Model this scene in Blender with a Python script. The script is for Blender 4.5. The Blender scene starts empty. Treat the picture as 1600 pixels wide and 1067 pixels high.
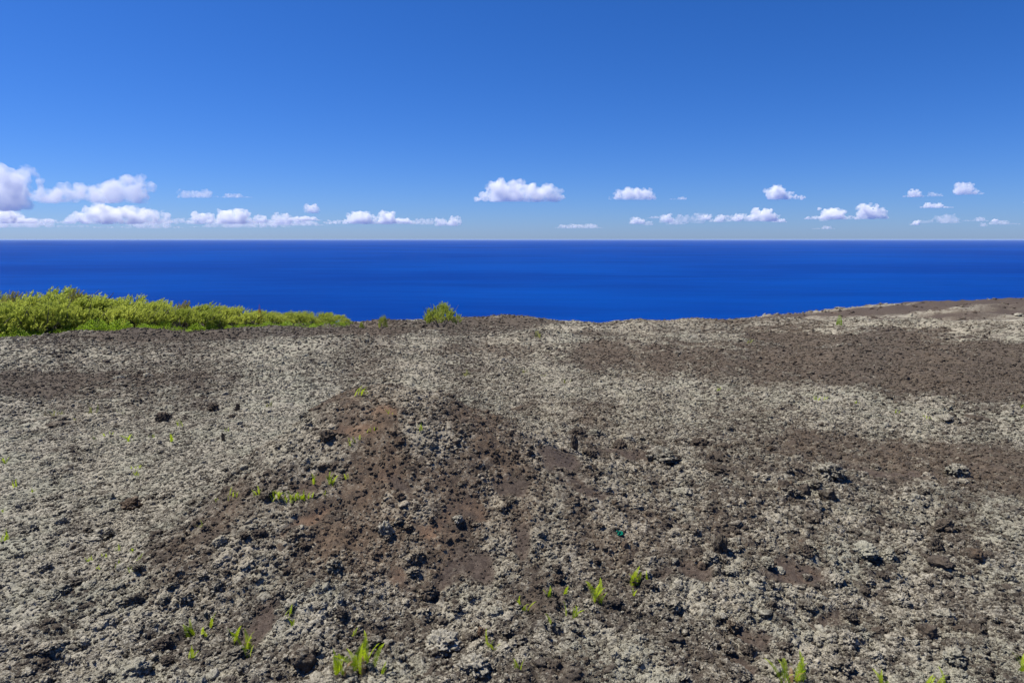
import bpy, bmesh, math, random
import numpy as np
from mathutils import Vector, Matrix, Euler, noise as mnoise

# ------------------------------------------------------------------ camera, sky, sun, exposure
SC = bpy.context.scene
COL = SC.collection
PITCH = math.radians(8.4)
F_PX = 1081.0                      # focal length in pixels of a 1600 px wide frame
CAM_Z = 3.0
cam_d = bpy.data.cameras.new('camera')
cam_d.sensor_width = 36.0
cam_d.lens = 36.0 * F_PX / 1600.0
cam_d.clip_start = 0.1
cam_d.clip_end = 600000.0
cam = bpy.data.objects.new('camera', cam_d)
COL.objects.link(cam)
cam.location = (0, 0, CAM_Z)
cam.rotation_euler = (math.radians(90) - PITCH, 0, 0)
SC.camera = cam

SUN_EL = math.radians(60)
SUN_AZ = math.radians(-74)         # measured from the view axis (+Y), negative = left
sun_dir = Vector((math.cos(SUN_EL) * math.sin(SUN_AZ), math.cos(SUN_EL) * math.cos(SUN_AZ), math.sin(SUN_EL)))

world = bpy.data.worlds.new('World')
SC.world = world
world.use_nodes = True
wn = world.node_tree.nodes
wl = world.node_tree.links
wn.clear()
w_out = wn.new('ShaderNodeOutputWorld')
w_bg = wn.new('ShaderNodeBackground')
w_sky = wn.new('ShaderNodeTexSky')
w_sky.sky_type = 'NISHITA'
w_sky.sun_disc = False
w_sky.sun_elevation = SUN_EL
w_sky.sun_rotation = SUN_AZ
w_sky.altitude = 100
w_sky.air_density = 0.8
w_sky.dust_density = 0.3
w_sky.ozone_density = 10.0
w_tint = wn.new('ShaderNodeMix')
w_tint.data_type = 'RGBA'
w_tint.blend_type = 'MULTIPLY'
w_tint.inputs[0].default_value = 1.0
w_tint.inputs[7].default_value = (0.8, 0.9, 1.23, 1)
w_hsv = wn.new('ShaderNodeHueSaturation')
w_hsv.inputs['Hue'].default_value = 0.5
w_hsv.inputs['Saturation'].default_value = 1.1
w_hsv.inputs['Value'].default_value = 1.0
wl.new(w_sky.outputs[0], w_tint.inputs[6])
wl.new(w_tint.outputs[2], w_hsv.inputs['Color'])
wl.new(w_hsv.outputs[0], w_bg.inputs[0])
w_bg.inputs[1].default_value = 0.0745
wl.new(w_bg.outputs[0], w_out.inputs[0])

sun_d = bpy.data.lights.new('sun', 'SUN')
sun_d.energy = 5.0
sun_d.angle = math.radians(0.5)
sun_d.color = (1.0, 0.965, 0.89)
sun = bpy.data.objects.new('sun', sun_d)
COL.objects.link(sun)
sun.rotation_euler = sun_dir.to_track_quat('Z', 'Y').to_euler()

SC.view_settings.view_transform = 'Standard'
SC.view_settings.look = 'None'
SC.view_settings.exposure = 0.42
SC.view_settings.gamma = 1.0
SC.view_settings.use_curve_mapping = False
SC.render.engine = 'CYCLES'
SC.cycles.max_bounces = 22
SC.cycles.diffuse_bounces = 3
SC.cycles.volume_bounces = 20
SC.cycles.transparent_max_bounces = 8
SC.cycles.use_denoising = True

# ------------------------------------------------------------------ noise helpers (numpy)
_rng = np.random.RandomState(7)
_PERM = _rng.permutation(1024).astype(np.int64)
_ANG = _rng.rand(1024) * 2 * np.pi
_GX, _GY = np.cos(_ANG), np.sin(_ANG)


def _hash(ix, iy, seed):
    return _PERM[(ix + _PERM[(iy + _PERM[seed % 1024]) % 1024]) % 1024]


def perlin(x, y, seed=0):
    ix = np.floor(x).astype(np.int64)
    iy = np.floor(y).astype(np.int64)
    fx, fy = x - ix, y - iy
    ux = fx * fx * fx * (fx * (fx * 6 - 15) + 10)
    uy = fy * fy * fy * (fy * (fy * 6 - 15) + 10)

    def g(a, b):
        h = _hash(ix + a, iy + b, seed)
        return _GX[h] * (fx - a) + _GY[h] * (fy - b)
    n0 = g(0, 0) * (1 - ux) + g(1, 0) * ux
    n1 = g(0, 1) * (1 - ux) + g(1, 1) * ux
    return (n0 * (1 - uy) + n1 * uy) * 1.5


def fbm(x, y, octs=3, seed=0):
    s = np.zeros_like(x)
    a = 1.0
    for o in range(octs):
        s = s + a * perlin(x * 2 ** o, y * 2 ** o, seed + o * 13)
        a *= 0.5
    return s


def worley(x, y, seed=0):
    """distance to the closest feature point and that point's random value"""
    ix = np.floor(x).astype(np.int64)
    iy = np.floor(y).astype(np.int64)
    best = np.full(x.shape, 9.0)
    val = np.zeros(x.shape)
    for a in (-1, 0, 1):
        for b in (-1, 0, 1):
            h = _hash(ix + a, iy + b, seed)
            px = ix + a + (_PERM[h] % 997) / 997.0
            py = iy + b + (_PERM[(h + 331) % 1024] % 991) / 991.0
            d = (px - x) ** 2 + (py - y) ** 2
            m = d < best
            best = np.where(m, d, best)
            val = np.where(m, _PERM[(h + 77) % 1024] / 1024.0, val)
    return np.sqrt(best), val


def sstep(a, b, x):
    t = np.clip((x - a) / (b - a), 0, 1)
    return t * t * (3 - 2 * t)


# ------------------------------------------------------------------ terrain height
def bump(x, y, cx, cy, rx, ry, rot=0.0):
    c, s = math.cos(rot), math.sin(rot)
    u = ((x - cx) * c + (y - cy) * s) / rx
    v = (-(x - cx) * s + (y - cy) * c) / ry
    return np.exp(-(u * u + v * v))


def mound_t(x, y):
    """distance right of the mound's left brow"""
    return x + 2.95 - 0.10 * (y - 9) + 0.45 * perlin(x * 0.45, y * 0.45, 61) + 0.15 * perlin(x * 1.3, y * 1.3, 62)


def macro(x, y):
    x = np.asarray(x, float)
    y = np.asarray(y, float)
    z = -0.064 * np.maximum(y, -30)
    # roll-off past the crest, then down to the shore
    yc = 52 + 2.5 * perlin(x * 0.05, y * 0 + 3.3, 5)
    over = np.maximum(y - yc, 0)
    z = z - 0.13 * (over - 6 * (1 - np.exp(-over / 6)))
    z = z - 0.5 * np.maximum(np.hypot(x, y) - 330, 0)
    # the field lifts to the right near the crest, and the red flow far right
    z = z + 0.10 * sstep(8, 26, x) * sstep(20, 50, y)
    z = z + 15.2 * bump(x, y, 190, 185, 170, 60) + 3.0 * bump(x, y, 95, 150, 40, 35)
    # the mound and the hollow left of it
    tt = mound_t(x, y)
    side = sstep(-1.9, 1.1, tt)
    z = z + 1.15 * side * np.exp(-(np.maximum(tt - .6, 0) / 5.5) ** 2) * sstep(5.0, 8.5, y + .25 * perlin(x * .7, y * .7, 63)) * (1 - .62 * sstep(9.3, 13, y)) * (1 - sstep(13, 20, y))
    z = z + 0.34 * side * bump(x, y, -1.7, 8.6, 2.0, 1.2)
    z = z + 0.20 * np.exp(-((tt - .7) / .9) ** 2) * sstep(8, 10, y) * (1 - sstep(15, 20, y))
    z = z - 0.30 * bump(x, y, -9.5, 10, 4.5, 7)
    # hummocks
    far = sstep(12, 40, y)
    z = z + (0.12 + 0.26 * far) * perlin(x * 0.11, y * 0.16, 21)
    z = z + (0.11 + 0.15 * far) * perlin(x * 0.33, y * 0.33, 22)
    z = z + 0.06 * perlin(x * 0.9, y * 0.9, 23)
    z = z + 0.45 * bump(x, y, 1.4, 37, 2.4, 1.6) + 0.35 * bump(x, y, -9.5, 33, 3.0, 2.0) + 0.22 * bump(x, y, -0.4, 53, 3, 3)
    return z


def at(px, py, fn=macro):
    """the ground point seen at a pixel of the 1600 x 1067 frame"""
    dx = (px - 800) / F_PX
    dz = -(py - 533.5) / F_PX
    d = np.array([dx, math.cos(PITCH) + dz * math.sin(PITCH), dz * math.cos(PITCH) - math.sin(PITCH)])
    ts = np.concatenate([np.arange(2.0, 70, 0.02), np.arange(70, 500, 0.5)])
    p = d[None, :] * ts[:, None]
    g = fn(p[:, 0], p[:, 1])
    k = np.argmax(p[:, 2] + CAM_Z < g)
    if k == 0:
        k = int(np.argmin(np.abs(ts - 54)))
    return float(p[k, 0]), float(p[k, 1]), float(g[k]), float(ts[k])


# ground cover: each patch (pixel centre and radii, turned into metres on the ground)
# values: lichen amount, brownness, bare soil (0..1); None keeps what is there
PATCH = [
    # far field
    (100, 556, 260, 14, .85, .25, 0), (250, 514, 340, 10, -.2, .12, 0), (640, 510, 190, 9, -.15, .2, 0),
    (640, 540, 200, 10, .62, .30, 0), (900, 556, 190, 26, .88, .5, 0), (1000, 512, 170, 10, .10, .3, 0),
    (1120, 530, 110, 8, .8, .2, 0), (1320, 512, 300, 12, .88, .6, 0), (1100, 497, 150, 4, .55, .7, 0),
    (1330, 563, 330, 24, -.1, .45, 0), (1530, 565, 230, 60, -.2, .35, 0), (780, 548, 120, 7, .35, .6, 0),
    (130, 588, 260, 14, -.05, .25, 0), (420, 565, 130, 10, .6, .3, 0), (760, 590, 190, 22, .64, .4, 0),
    # middle
    (1230, 616, 180, 18, .90, .15, 0), (1400, 652, 190, 22, .76, .15, 0), (1400, 712, 190, 24, .12, .55, .1),
    (180, 690, 330, 60, .98, .15, 0), (330, 750, 200, 60, 1.0, .12, 0), (100, 800, 200, 50, .9, .12, 0), (40, 640, 150, 20, .6, .3, 0),
    (220, 780, 22, 14, .2, .8, 0), (300, 590, 140, 14, .5, .3, 0),
    (620, 690, 170, 30, .75, .1, 0), (1000, 640, 180, 30, .7, .3, 0), (900, 640, 60, 16, .4, .6, 0),
    # the mound
    (420, 850, 190, 55, .30, .85, .15), (600, 770, 110, 40, .35, .8, .15), (690, 730, 120, 40, .40, .8, .1),
    (640, 850, 90, 60, .35, .85, .1), (850, 770, 90, 55, .35, .8, .1), (780, 870, 80, 60, .32, .85, .15),
    (300, 870, 70, 40, .5, .6, 0), (760, 930, 120, 50, .45, .65, 0),
    # near
    (120, 960, 260, 80, .75, .15, 0), (600, 1000, 160, 50, .62, .35, 0), (1000, 980, 250, 80, .50, .22, 0),
    (1450, 960, 260, 110, .63, .22, 0), (1250, 800, 150, 40, .6, .35, 0), (1050, 760, 140, 40, .66, .3, 0),
    (1080, 830, 130, 40, .6, .45, 0),
    # bare soil
    (465, 792, 60, 7, .05, 1.0, .9), (475, 738, 60, 9, .1, .92, .7), (555, 675, 50, 9, .2, .92, .65), (610, 640, 36, 7, .2, .9, .65),
    (392, 925, 26, 34, .02, .55, 1), (1262, 895, 74, 20, .02, .6, 1), (725, 900, 42, 30, .05, .55, 1), (800, 765, 55, 14, .05, .55, .9),
    (893, 722, 40, 18, .05, .6, 1), (820, 850, 30, 36, .05, .6, .9), (630, 750, 45, 8, .1, .5, .9), (1060, 905, 38, 16, .1, .6, .9),
    (930, 775, 45, 10, .1, .6, .8), (1180, 985, 50, 16, .1, .6, .8), (985, 712, 40, 8, .1, .5, .8), (1420, 740, 90, 7, .1, .6, .9),
    (1160, 1030, 40, 12, .15, .75, .7), (640, 905, 30, 20, .1, .7, .8), (1330, 985, 60, 12, .15, .55, .8), (700, 810, 40, 12, .1, .8, .7),
]
_PW = []
for (px, py, rx, ry, l, b, s) in PATCH:
    c = at(px, py)
    a0 = at(px, min(py + ry, 1060))
    a1 = at(px, max(py - ry, 500))
    wy = max(abs(a1[1] - c[1]), abs(a0[1] - c[1]), 0.05)
    if py - ry < 500:
        wy = max(abs(a0[1] - c[1]), 1.5)
    else:
        wy = 0.5 * (abs(a1[1] - c[1]) + abs(a0[1] - c[1])) + 0.03
    k = .72 if s > .6 else 1.0
    _PW.append((c[0], c[1], k * rx / F_PX * c[3], k * wy, l, b, s))


def cover(x, y):
    """lichen, brownness and bare soil at ground points"""
    x = np.asarray(x, float)
    y = np.asarray(y, float)
    r = np.hypot(x, y)
    sc = np.clip(r / 8.0, 0.6, 4.0)
    wx = x + (0.6 + 1.0 * sstep(14, 30, r)) * sc * fbm(x * 0.6 / sc, y * 0.6 / sc, 4, 31)
    wy = y + 0.6 * sc * fbm(x * 0.6 / sc, y * 0.6 / sc, 4, 41)
    lich = 0.62 + 0.16 * fbm(x * 0.14, y * 0.14, 3, 51)
    brown = 0.28 + 0.22 * fbm(x * 0.22, y * 0.22, 3, 57)
    red = sstep(70, 110, y)
    soil = red * (.95 - .85 * sstep(0.1, 0.45, fbm(x * 0.02, y * 0.07, 3, 73)))
    lich = lich * (1 - red) + red * (0.05 + 0.55 * sstep(0.1, 0.45, fbm(x * 0.02, y * 0.07, 3, 73)))
    brown = brown * (1 - red) + red * (0.45 + .3 * fbm(x * .05, y * .05, 2, 72))
    tt = mound_t(x, y)
    mm = .85 * sstep(-.6, .7, tt + .5 * fbm(x * 1.1, y * 1.1, 3, 68)) * sstep(5.6, 6.8, y + .5 * perlin(x * .8, y * .8, 64)) * (1 - .75 * sstep(8.6, 11.5, y + .8 * perlin(x * .7, y * .7, 69))) * (1 - sstep(12, 16, y)) * np.exp(-(np.maximum(tt - 2.2, 0) / 2.6) ** 2)
    first = True
    brk = 1.5 * fbm(x * .9 / sc, y * 1.3 / sc, 4, 95) + .9 * fbm(x * 1.6, y * 1.6, 2, 96)
    for (cx, cy, rx, ry, l, b, s) in _PW:
        if s > .6 and first:
            first = False
            lf = .92 * (1 - sstep(-.9, .2, tt + .5 * fbm(x * 1.1, y * 1.1, 3, 68))) * np.sqrt(bump(x, y, -6.5, 11, 5.0, 5.5))
            lich = lich * (1 - lf) + 1.05 * lf
            brown = brown * (1 - lf) + .12 * lf
            lich = lich * (1 - mm) + (.47 + .50 * fbm(x * 1.2, y * 1.2, 3, 66)) * mm
            brown = brown * (1 - mm) + .88 * mm
            soil = soil * (1 - mm) + .15 * mm
        q = ((wx - cx) / rx) ** 2 + ((wy - cy) / ry) ** 2
        m = (1 - sstep(0.2, 2.2, q + .5 * perlin(x * 6, y * 6, 67))) if s > .6 else .92 * (1 - sstep(0.05, 2.6, q + brk))
        lich = lich * (1 - m) + l * m
        brown = brown * (1 - m) + b * m
        soil = soil * (1 - m) + s * m
    # small scale break-up
    k = np.clip(r / 10.0, 0.7, 6)
    lich = lich + (0.34 * fbm(x * 1.0 / k, y * 1.0 / k, 4, 81) + 0.26 * fbm(x * 1.9, y * 1.9, 2, 85)) * (1 - .7 * soil) - 0.03
    brown = brown + 0.25 * fbm(x * 0.8 / k, y * 0.8 / k, 2, 91)
    return np.clip(lich, 0, 1), np.clip(brown, 0, 1.3), np.clip(soil, 0, 1)


def fine(x, y, soil):
    tt = mound_t(x, y)
    calm = sstep(-.2, .4, tt) * sstep(5.6, 7, y) * (1 - sstep(12, 17, y)) * np.exp(-(np.maximum(tt - 2.6, 0) / 2.4) ** 2)
    rough = (1 - 0.65 * soil) * (1 - .3 * calm) * (1 - .5 * bump(x, y, -8.5, 13.5, 6.5, 7.0)) * .82
    f1, v1 = worley(x / 0.55 + 0.25 * perlin(x * 3, y * 3, 3), y / 0.55, 101)
    f2, v2 = worley(x / 0.21 + 0.3 * perlin(x * 7, y * 7, 4), y / 0.21, 102)
    f3, v3 = worley(x / 0.085, y / 0.085, 103)
    dome = lambda f: np.sqrt(np.clip(1 - (f / 0.85) ** 2, 0, 1))
    h = 0.06 * v1 * dome(f1) + 0.040 * (0.2 + v2) * dome(f2) + 0.034 * (0.4 + v3) * dome(f3)
    h = h + 0.05 * perlin(x * 3.3, y * 3.3, 7) + 0.03 * perlin(x * 9, y * 9, 8) + 0.02 * perlin(x * 19, y * 19, 9)
    return h * rough - 0.05


def ground(x, y):
    x = np.asarray(x, float)
    y = np.asarray(y, float)
    return macro(x, y) + fine(x, y, cover(x, y)[2])


# ------------------------------------------------------------------ node helpers
def new_mat(name):
    m = bpy.data.materials.new(name)
    m.use_nodes = True
    nt = m.node_tree
    nt.nodes.clear()
    out = nt.nodes.new('ShaderNodeOutputMaterial')
    return m, nt, out


class NB:
    def __init__(self, nt):
        self.nt = nt

    def n(self, t, **kw):
        nd = self.nt.nodes.new(t)
        for k, v in kw.items():
            setattr(nd, k, v)
        return nd

    def link(self, a, b):
        self.nt.links.new(a, b)

    def put(self, sock, v):
        if isinstance(v, (int, float)):
            sock.default_value = v
        elif isinstance(v, tuple):
            sock.default_value = v if len(v) == len(sock.default_value) else v + (1.0,)
        else:
            self.link(v, sock)

    def math(self, op, a, b=0.0, clamp=False):
        nd = self.n('ShaderNodeMath', operation=op, use_clamp=clamp)
        self.put(nd.inputs[0], a)
        self.put(nd.inputs[1], b)
        return nd.outputs[0]

    def mix(self, f, a, b):
        nd = self.n('ShaderNodeMix', data_type='RGBA')
        self.put(nd.inputs[0], f)
        self.put(nd.inputs[6], a)
        self.put(nd.inputs[7], b)
        return nd.outputs[2]

    def rng(self, v, a, b, c=0.0, d=1.0, smooth=True):
        nd = self.n('ShaderNodeMapRange')
        nd.interpolation_type = 'SMOOTHSTEP' if smooth else 'LINEAR'
        self.put(nd.inputs[0], v)
        for i, q in enumerate((a, b, c, d)):
            self.put(nd.inputs[1 + i], q)
        return nd.outputs[0]

    def noise(self, vec, scale, detail=3.0, rough=0.6, dist=0.0):
        nd = self.n('ShaderNodeTexNoise')
        self.put(nd.inputs['Vector'], vec)
        nd.inputs['Scale'].default_value = scale
        nd.inputs['Detail'].default_value = detail
        nd.inputs['Roughness'].default_value = rough
        nd.inputs['Distortion'].default_value = dist
        return nd.outputs[0]


def lava_material(name, source):
    """aa lava crusted with pale lichen; 'cover' gives lichen, brownness, soil at this place"""
    m, nt, out = new_mat(name)
    b = NB(nt)
    geo = b.n('ShaderNodeNewGeometry')
    pos = geo.outputs['Position']
    att = b.n('ShaderNodeAttribute', attribute_type=source, attribute_name='cover')
    sep = b.n('ShaderNodeSeparateXYZ')
    b.link(att.outputs['Vector'], sep.inputs[0])
    lich, brown, soil = sep.outputs[0], sep.outputs[1], sep.outputs[2]
    nz = b.n('ShaderNodeSeparateXYZ')
    b.link(geo.outputs['Normal'], nz.inputs[0])
    n1 = b.noise(pos, 7.0, 4.0, 0.7)
    n2 = b.noise(pos, 30.0, 4.0, 0.75, 0.3)
    n3 = b.noise(pos, 110.0, 2.0, 0.6)
    n4 = b.noise(pos, 1.1, 3.0, 0.6)
    oi = b.n('ShaderNodeObjectInfo')
    rnd = oi.outputs['Random'] if source != 'GEOMETRY' else n4
    # rock
    rock = b.mix(b.rng(n2, .35, .7), (0.045, 0.037, 0.030), (0.145, 0.119, 0.092))
    rust = b.mix(b.rng(n1, .3, .7), (0.060, 0.041, 0.027), (0.168, 0.119, 0.079))
    rock = b.mix(b.math('MULTIPLY', brown, b.rng(b.math('ADD', n1, b.math('MULTIPLY', rnd, .25)), .30, .75), True), rock, rust)
    purple = b.mix(b.rng(b.math('ADD', b.math('MULTIPLY', n3, .5), b.math('MULTIPLY', n2, .5)), .36, .64), (0.038, 0.027, 0.022), (0.108, 0.083, 0.066))
    tan = b.mix(b.rng(n3, .3, .7), (0.13, 0.076, 0.046), (0.25, 0.155, 0.095))
    soilc = b.mix(b.rng(b.math('ADD', brown, b.math('MULTIPLY', b.math('SUBTRACT', n1, .5), .5)), .65, 1.0), purple, tan)
    rock = b.mix(b.math('MULTIPLY', soil, .9), rock, soilc)
    # lichen
    lc = b.mix(b.rng(n2, .32, .68), (0.195, 0.177, 0.134), (0.455, 0.415, 0.328))
    lg = b.mix(b.rng(n3, .35, .65), (0.190, 0.181, 0.136), (0.405, 0.385, 0.300))
    lc = b.mix(b.rng(n4, .42, .62), lc, lg)
    lc = b.mix(b.math('MULTIPLY', brown, .75, True), lc, b.mix(b.rng(n2, .3, .7), (0.195, 0.160, 0.112), (0.420, 0.360, 0.268)))
    t = b.math('ADD', b.math('MULTIPLY', n1, .50), b.math('MULTIPLY', n2, .50))
    t = b.math('ADD', t, b.math('MULTIPLY', nz.outputs[2], .10))
    t = b.math('ADD', t, b.math('MULTIPLY', b.math('SUBTRACT', n3, .5), .22))
    t = b.math('ADD', t, b.math('MULTIPLY', b.math('SUBTRACT', rnd, .5), .22))
    thr = b.rng(lich, 0.0, 1.0, 0.72, 0.415, False)
    mask = b.math('MULTIPLY', b.rng(b.math('SUBTRACT', t, thr), -.09, .13), b.math('SUBTRACT', 1.0, b.math('MULTIPLY', soil, .85)), True)
    col = b.mix(mask, rock, lc)
    hgt = b.math('ADD', b.math('MULTIPLY', n2, .7), b.math('MULTIPLY', n3, .3))
    hgt = b.math('ADD', hgt, b.math('MULTIPLY', mask, .25))
    bp = b.n('ShaderNodeBump')
    bp.inputs['Distance'].default_value = 0.035
    b.put(bp.inputs['Strength'], b.math('SUBTRACT', .9, b.math('MULTIPLY', soil, .35)))
    b.link(hgt, bp.inputs['Height'])
    bs = b.n('ShaderNodeBsdfPrincipled')
    b.link(col, bs.inputs['Base Color'])
    bs.inputs['Roughness'].default_value = 0.95
    bs.inputs['Specular IOR Level'].default_value = 0.12
    b.link(bp.outputs[0], bs.inputs['Normal'])
    b.link(bs.outputs[0], out.inputs[0])
    return m


M_GROUND = lava_material('lava_ground', 'GEOMETRY')
M_RUBBLE = lava_material('lava_rubble', 'INSTANCER')
M_ROCK = lava_material('lava_rock', 'OBJECT')


def tag(o, label=None, cat=None, group=None, kind=None):
    if label:
        o['label'] = label
    if cat:
        o['category'] = cat
    if group:
        o['group'] = group
    if kind:
        o['kind'] = kind
    return o


def link_mesh(name, me, mat=None, parent=None):
    o = bpy.data.objects.new(name, me)
    COL.objects.link(o)
    if mat and not me.materials:
        me.materials.append(mat)
    if parent:
        o.parent = parent
    return o


def grid_mesh(name, P, nr, nc, wrap):
    me = bpy.data.meshes.new(name)
    i = np.arange(nr - 1)[:, None]
    j = np.arange(nc if wrap else nc - 1)[None, :]
    j2 = (j + 1) % nc
    f = np.stack([i * nc + j, i * nc + j2, (i + 1) * nc + j2, (i + 1) * nc + j], -1).reshape(-1, 4)
    me.vertices.add(len(P))
    me.vertices.foreach_set('co', P.astype(np.float32).ravel())
    me.loops.add(f.size)
    me.loops.foreach_set('vertex_index', f.astype(np.int32).ravel())
    me.polygons.add(len(f))
    me.polygons.foreach_set('loop_start', np.arange(0, f.size, 4, dtype=np.int32))
    me.polygons.foreach_set('use_smooth', np.ones(len(f), dtype=bool))
    me.update(calc_edges=True)
    return me


# ------------------------------------------------------------------ the lava field (one polar sheet, finest in front)
NEAR = 3.0
ang = np.concatenate([np.linspace(-180, -52, 70, endpoint=False), np.linspace(-52, 52, 820, endpoint=False), np.linspace(52, 180, 70, endpoint=False)])
ang = np.radians(ang)
tq = np.linspace(0, 1, 760)
rad_mid = (NEAR ** -0.5 + tq * (66 ** -0.5 - NEAR ** -0.5)) ** -2
rad = np.concatenate([np.linspace(0.02, NEAR, 14, endpoint=False), rad_mid, 66 * (480 / 66) ** np.linspace(0.01, 1, 130)])
A, R = np.meshgrid(ang, rad)
GX, GY = (R * np.sin(A)).ravel(), (R * np.cos(A)).ravel()
gl, gb, gs = cover(GX, GY)
GZ = macro(GX, GY) + fine(GX, GY, gs) + sstep(60, 120, np.hypot(GX, GY)) * (0.6 * fbm(GX * .06, GY * .06, 4, 15) + .2 * perlin(GX * .5, GY * .5, 16))
me = grid_mesh('lava_field', np.stack([GX, GY, GZ], -1), len(rad), len(ang), True)
at_c = me.attributes.new('cover', 'FLOAT_VECTOR', 'POINT')
at_c.data.foreach_set('vector', np.stack([gl, gb, gs], -1).astype(np.float32).ravel())
lava_field = link_mesh('ground', me, M_GROUND)
tag(lava_field, 'rough lava field crusted with pale lichen above the sea', kind='structure')
del A, R, GX, GY, GZ

# ------------------------------------------------------------------ sea
SEA_Z = -92.0
HAZE = 0.8e-5
m_sea, nt, out = new_mat('sea_water')
b = NB(nt)
geo = b.n('ShaderNodeNewGeometry')
mp = b.n('ShaderNodeMapping')
mp.inputs['Scale'].default_value = (0.25, 1.0, 1.0)
b.link(geo.outputs['Position'], mp.inputs[0])
big = b.noise(mp.outputs[0], 0.0030, 6.0, 0.62, .4)
mid = b.noise(mp.outputs[0], 0.02, 3.0, 0.6)
wav = b.noise(geo.outputs['Position'], 0.16, 4.0, 0.62)
wide = b.noise(geo.outputs['Position'], 0.0007, 3.0, 0.5)
c = b.mix(b.rng(b.math('ADD', b.math('MULTIPLY', wide, .4), b.math('ADD', b.math('MULTIPLY', big, .4), b.math('MULTIPLY', mid, .2))), .38, .62), (0.0, 0.029, 0.195), (0.0, 0.050, 0.272))
bp = b.n('ShaderNodeBump')
bp.inputs['Strength'].default_value = 1.0
bp.inputs['Distance'].default_value = 1.6
b.link(wav, bp.inputs['Height'])
dif = b.n('ShaderNodeBsdfDiffuse')
b.link(c, dif.inputs[0])
glo = b.n('ShaderNodeBsdfGlossy')
glo.inputs['Roughness'].default_value = 0.25
b.link(bp.outputs[0], glo.inputs['Normal'])
frs = b.n('ShaderNodeFresnel')
frs.inputs[0].default_value = 1.33
mxs = b.n('ShaderNodeMixShader')
b.link(b.math('MULTIPLY', frs.outputs[0], .03), mxs.inputs[0])
b.link(dif.outputs[0], mxs.inputs[1])
b.link(glo.outputs[0], mxs.inputs[2])
b.link(mxs.outputs[0], out.inputs[0])
sa = np.linspace(0, 2 * np.pi, 256, endpoint=False)
sr = 150 * (120000 / 150) ** np.linspace(0, 1, 60)
A, R = np.meshgrid(-sa, sr)
me = grid_mesh('sea', np.stack([(R * np.sin(A)).ravel(), (R * np.cos(A)).ravel(), np.full(A.size, SEA_Z)], -1), len(sr), len(sa), True)
sea = link_mesh('sea', me, m_sea)
tag(sea, 'deep blue open ocean reaching to the horizon', kind='structure')

# ------------------------------------------------------------------ clouds (closed puffs of even mist, far out over the sea)
def cloud_material(name, dens, size, seed):
    m, nt, out = new_mat(name)
    b = NB(nt)
    tc = b.n('ShaderNodeTexCoord')
    mp = b.n('ShaderNodeMapping')
    mp.inputs['Location'].default_value = (seed * 3.7, seed * 1.9, 0)
    mp.inputs['Scale'].default_value = (1 / size, 1 / size, 1 / size)
    b.link(tc.outputs['Object'], mp.inputs[0])
    nz = b.noise(mp.outputs[0], 2.6, 4.0, 0.62)
    v = b.n('ShaderNodeVolumeScatter')
    v.inputs['Color'].default_value = (1, 0.985, 0.85, 1)
    b.link(b.rng(nz, .36, .62, 0.0, dens * 1.7), v.inputs['Density'])
    b.link(v.outputs[0], out.inputs['Volume'])
    m.cycles.volume_step_rate = 0.35
    return m


TAU = {'dense': 3.4, 'mid': 2.0, 'thin': 0.7}
ICO = []
_bm = bmesh.new()
bmesh.ops.create_icosphere(_bm, subdivisions=2, radius=1)
ICO_V = np.array([v.co[:] for v in _bm.verts])
ICO_F = np.array([[v.index for v in f.verts] for f in _bm.faces])
_bm.free()
BASE_H = 620.0


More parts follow.
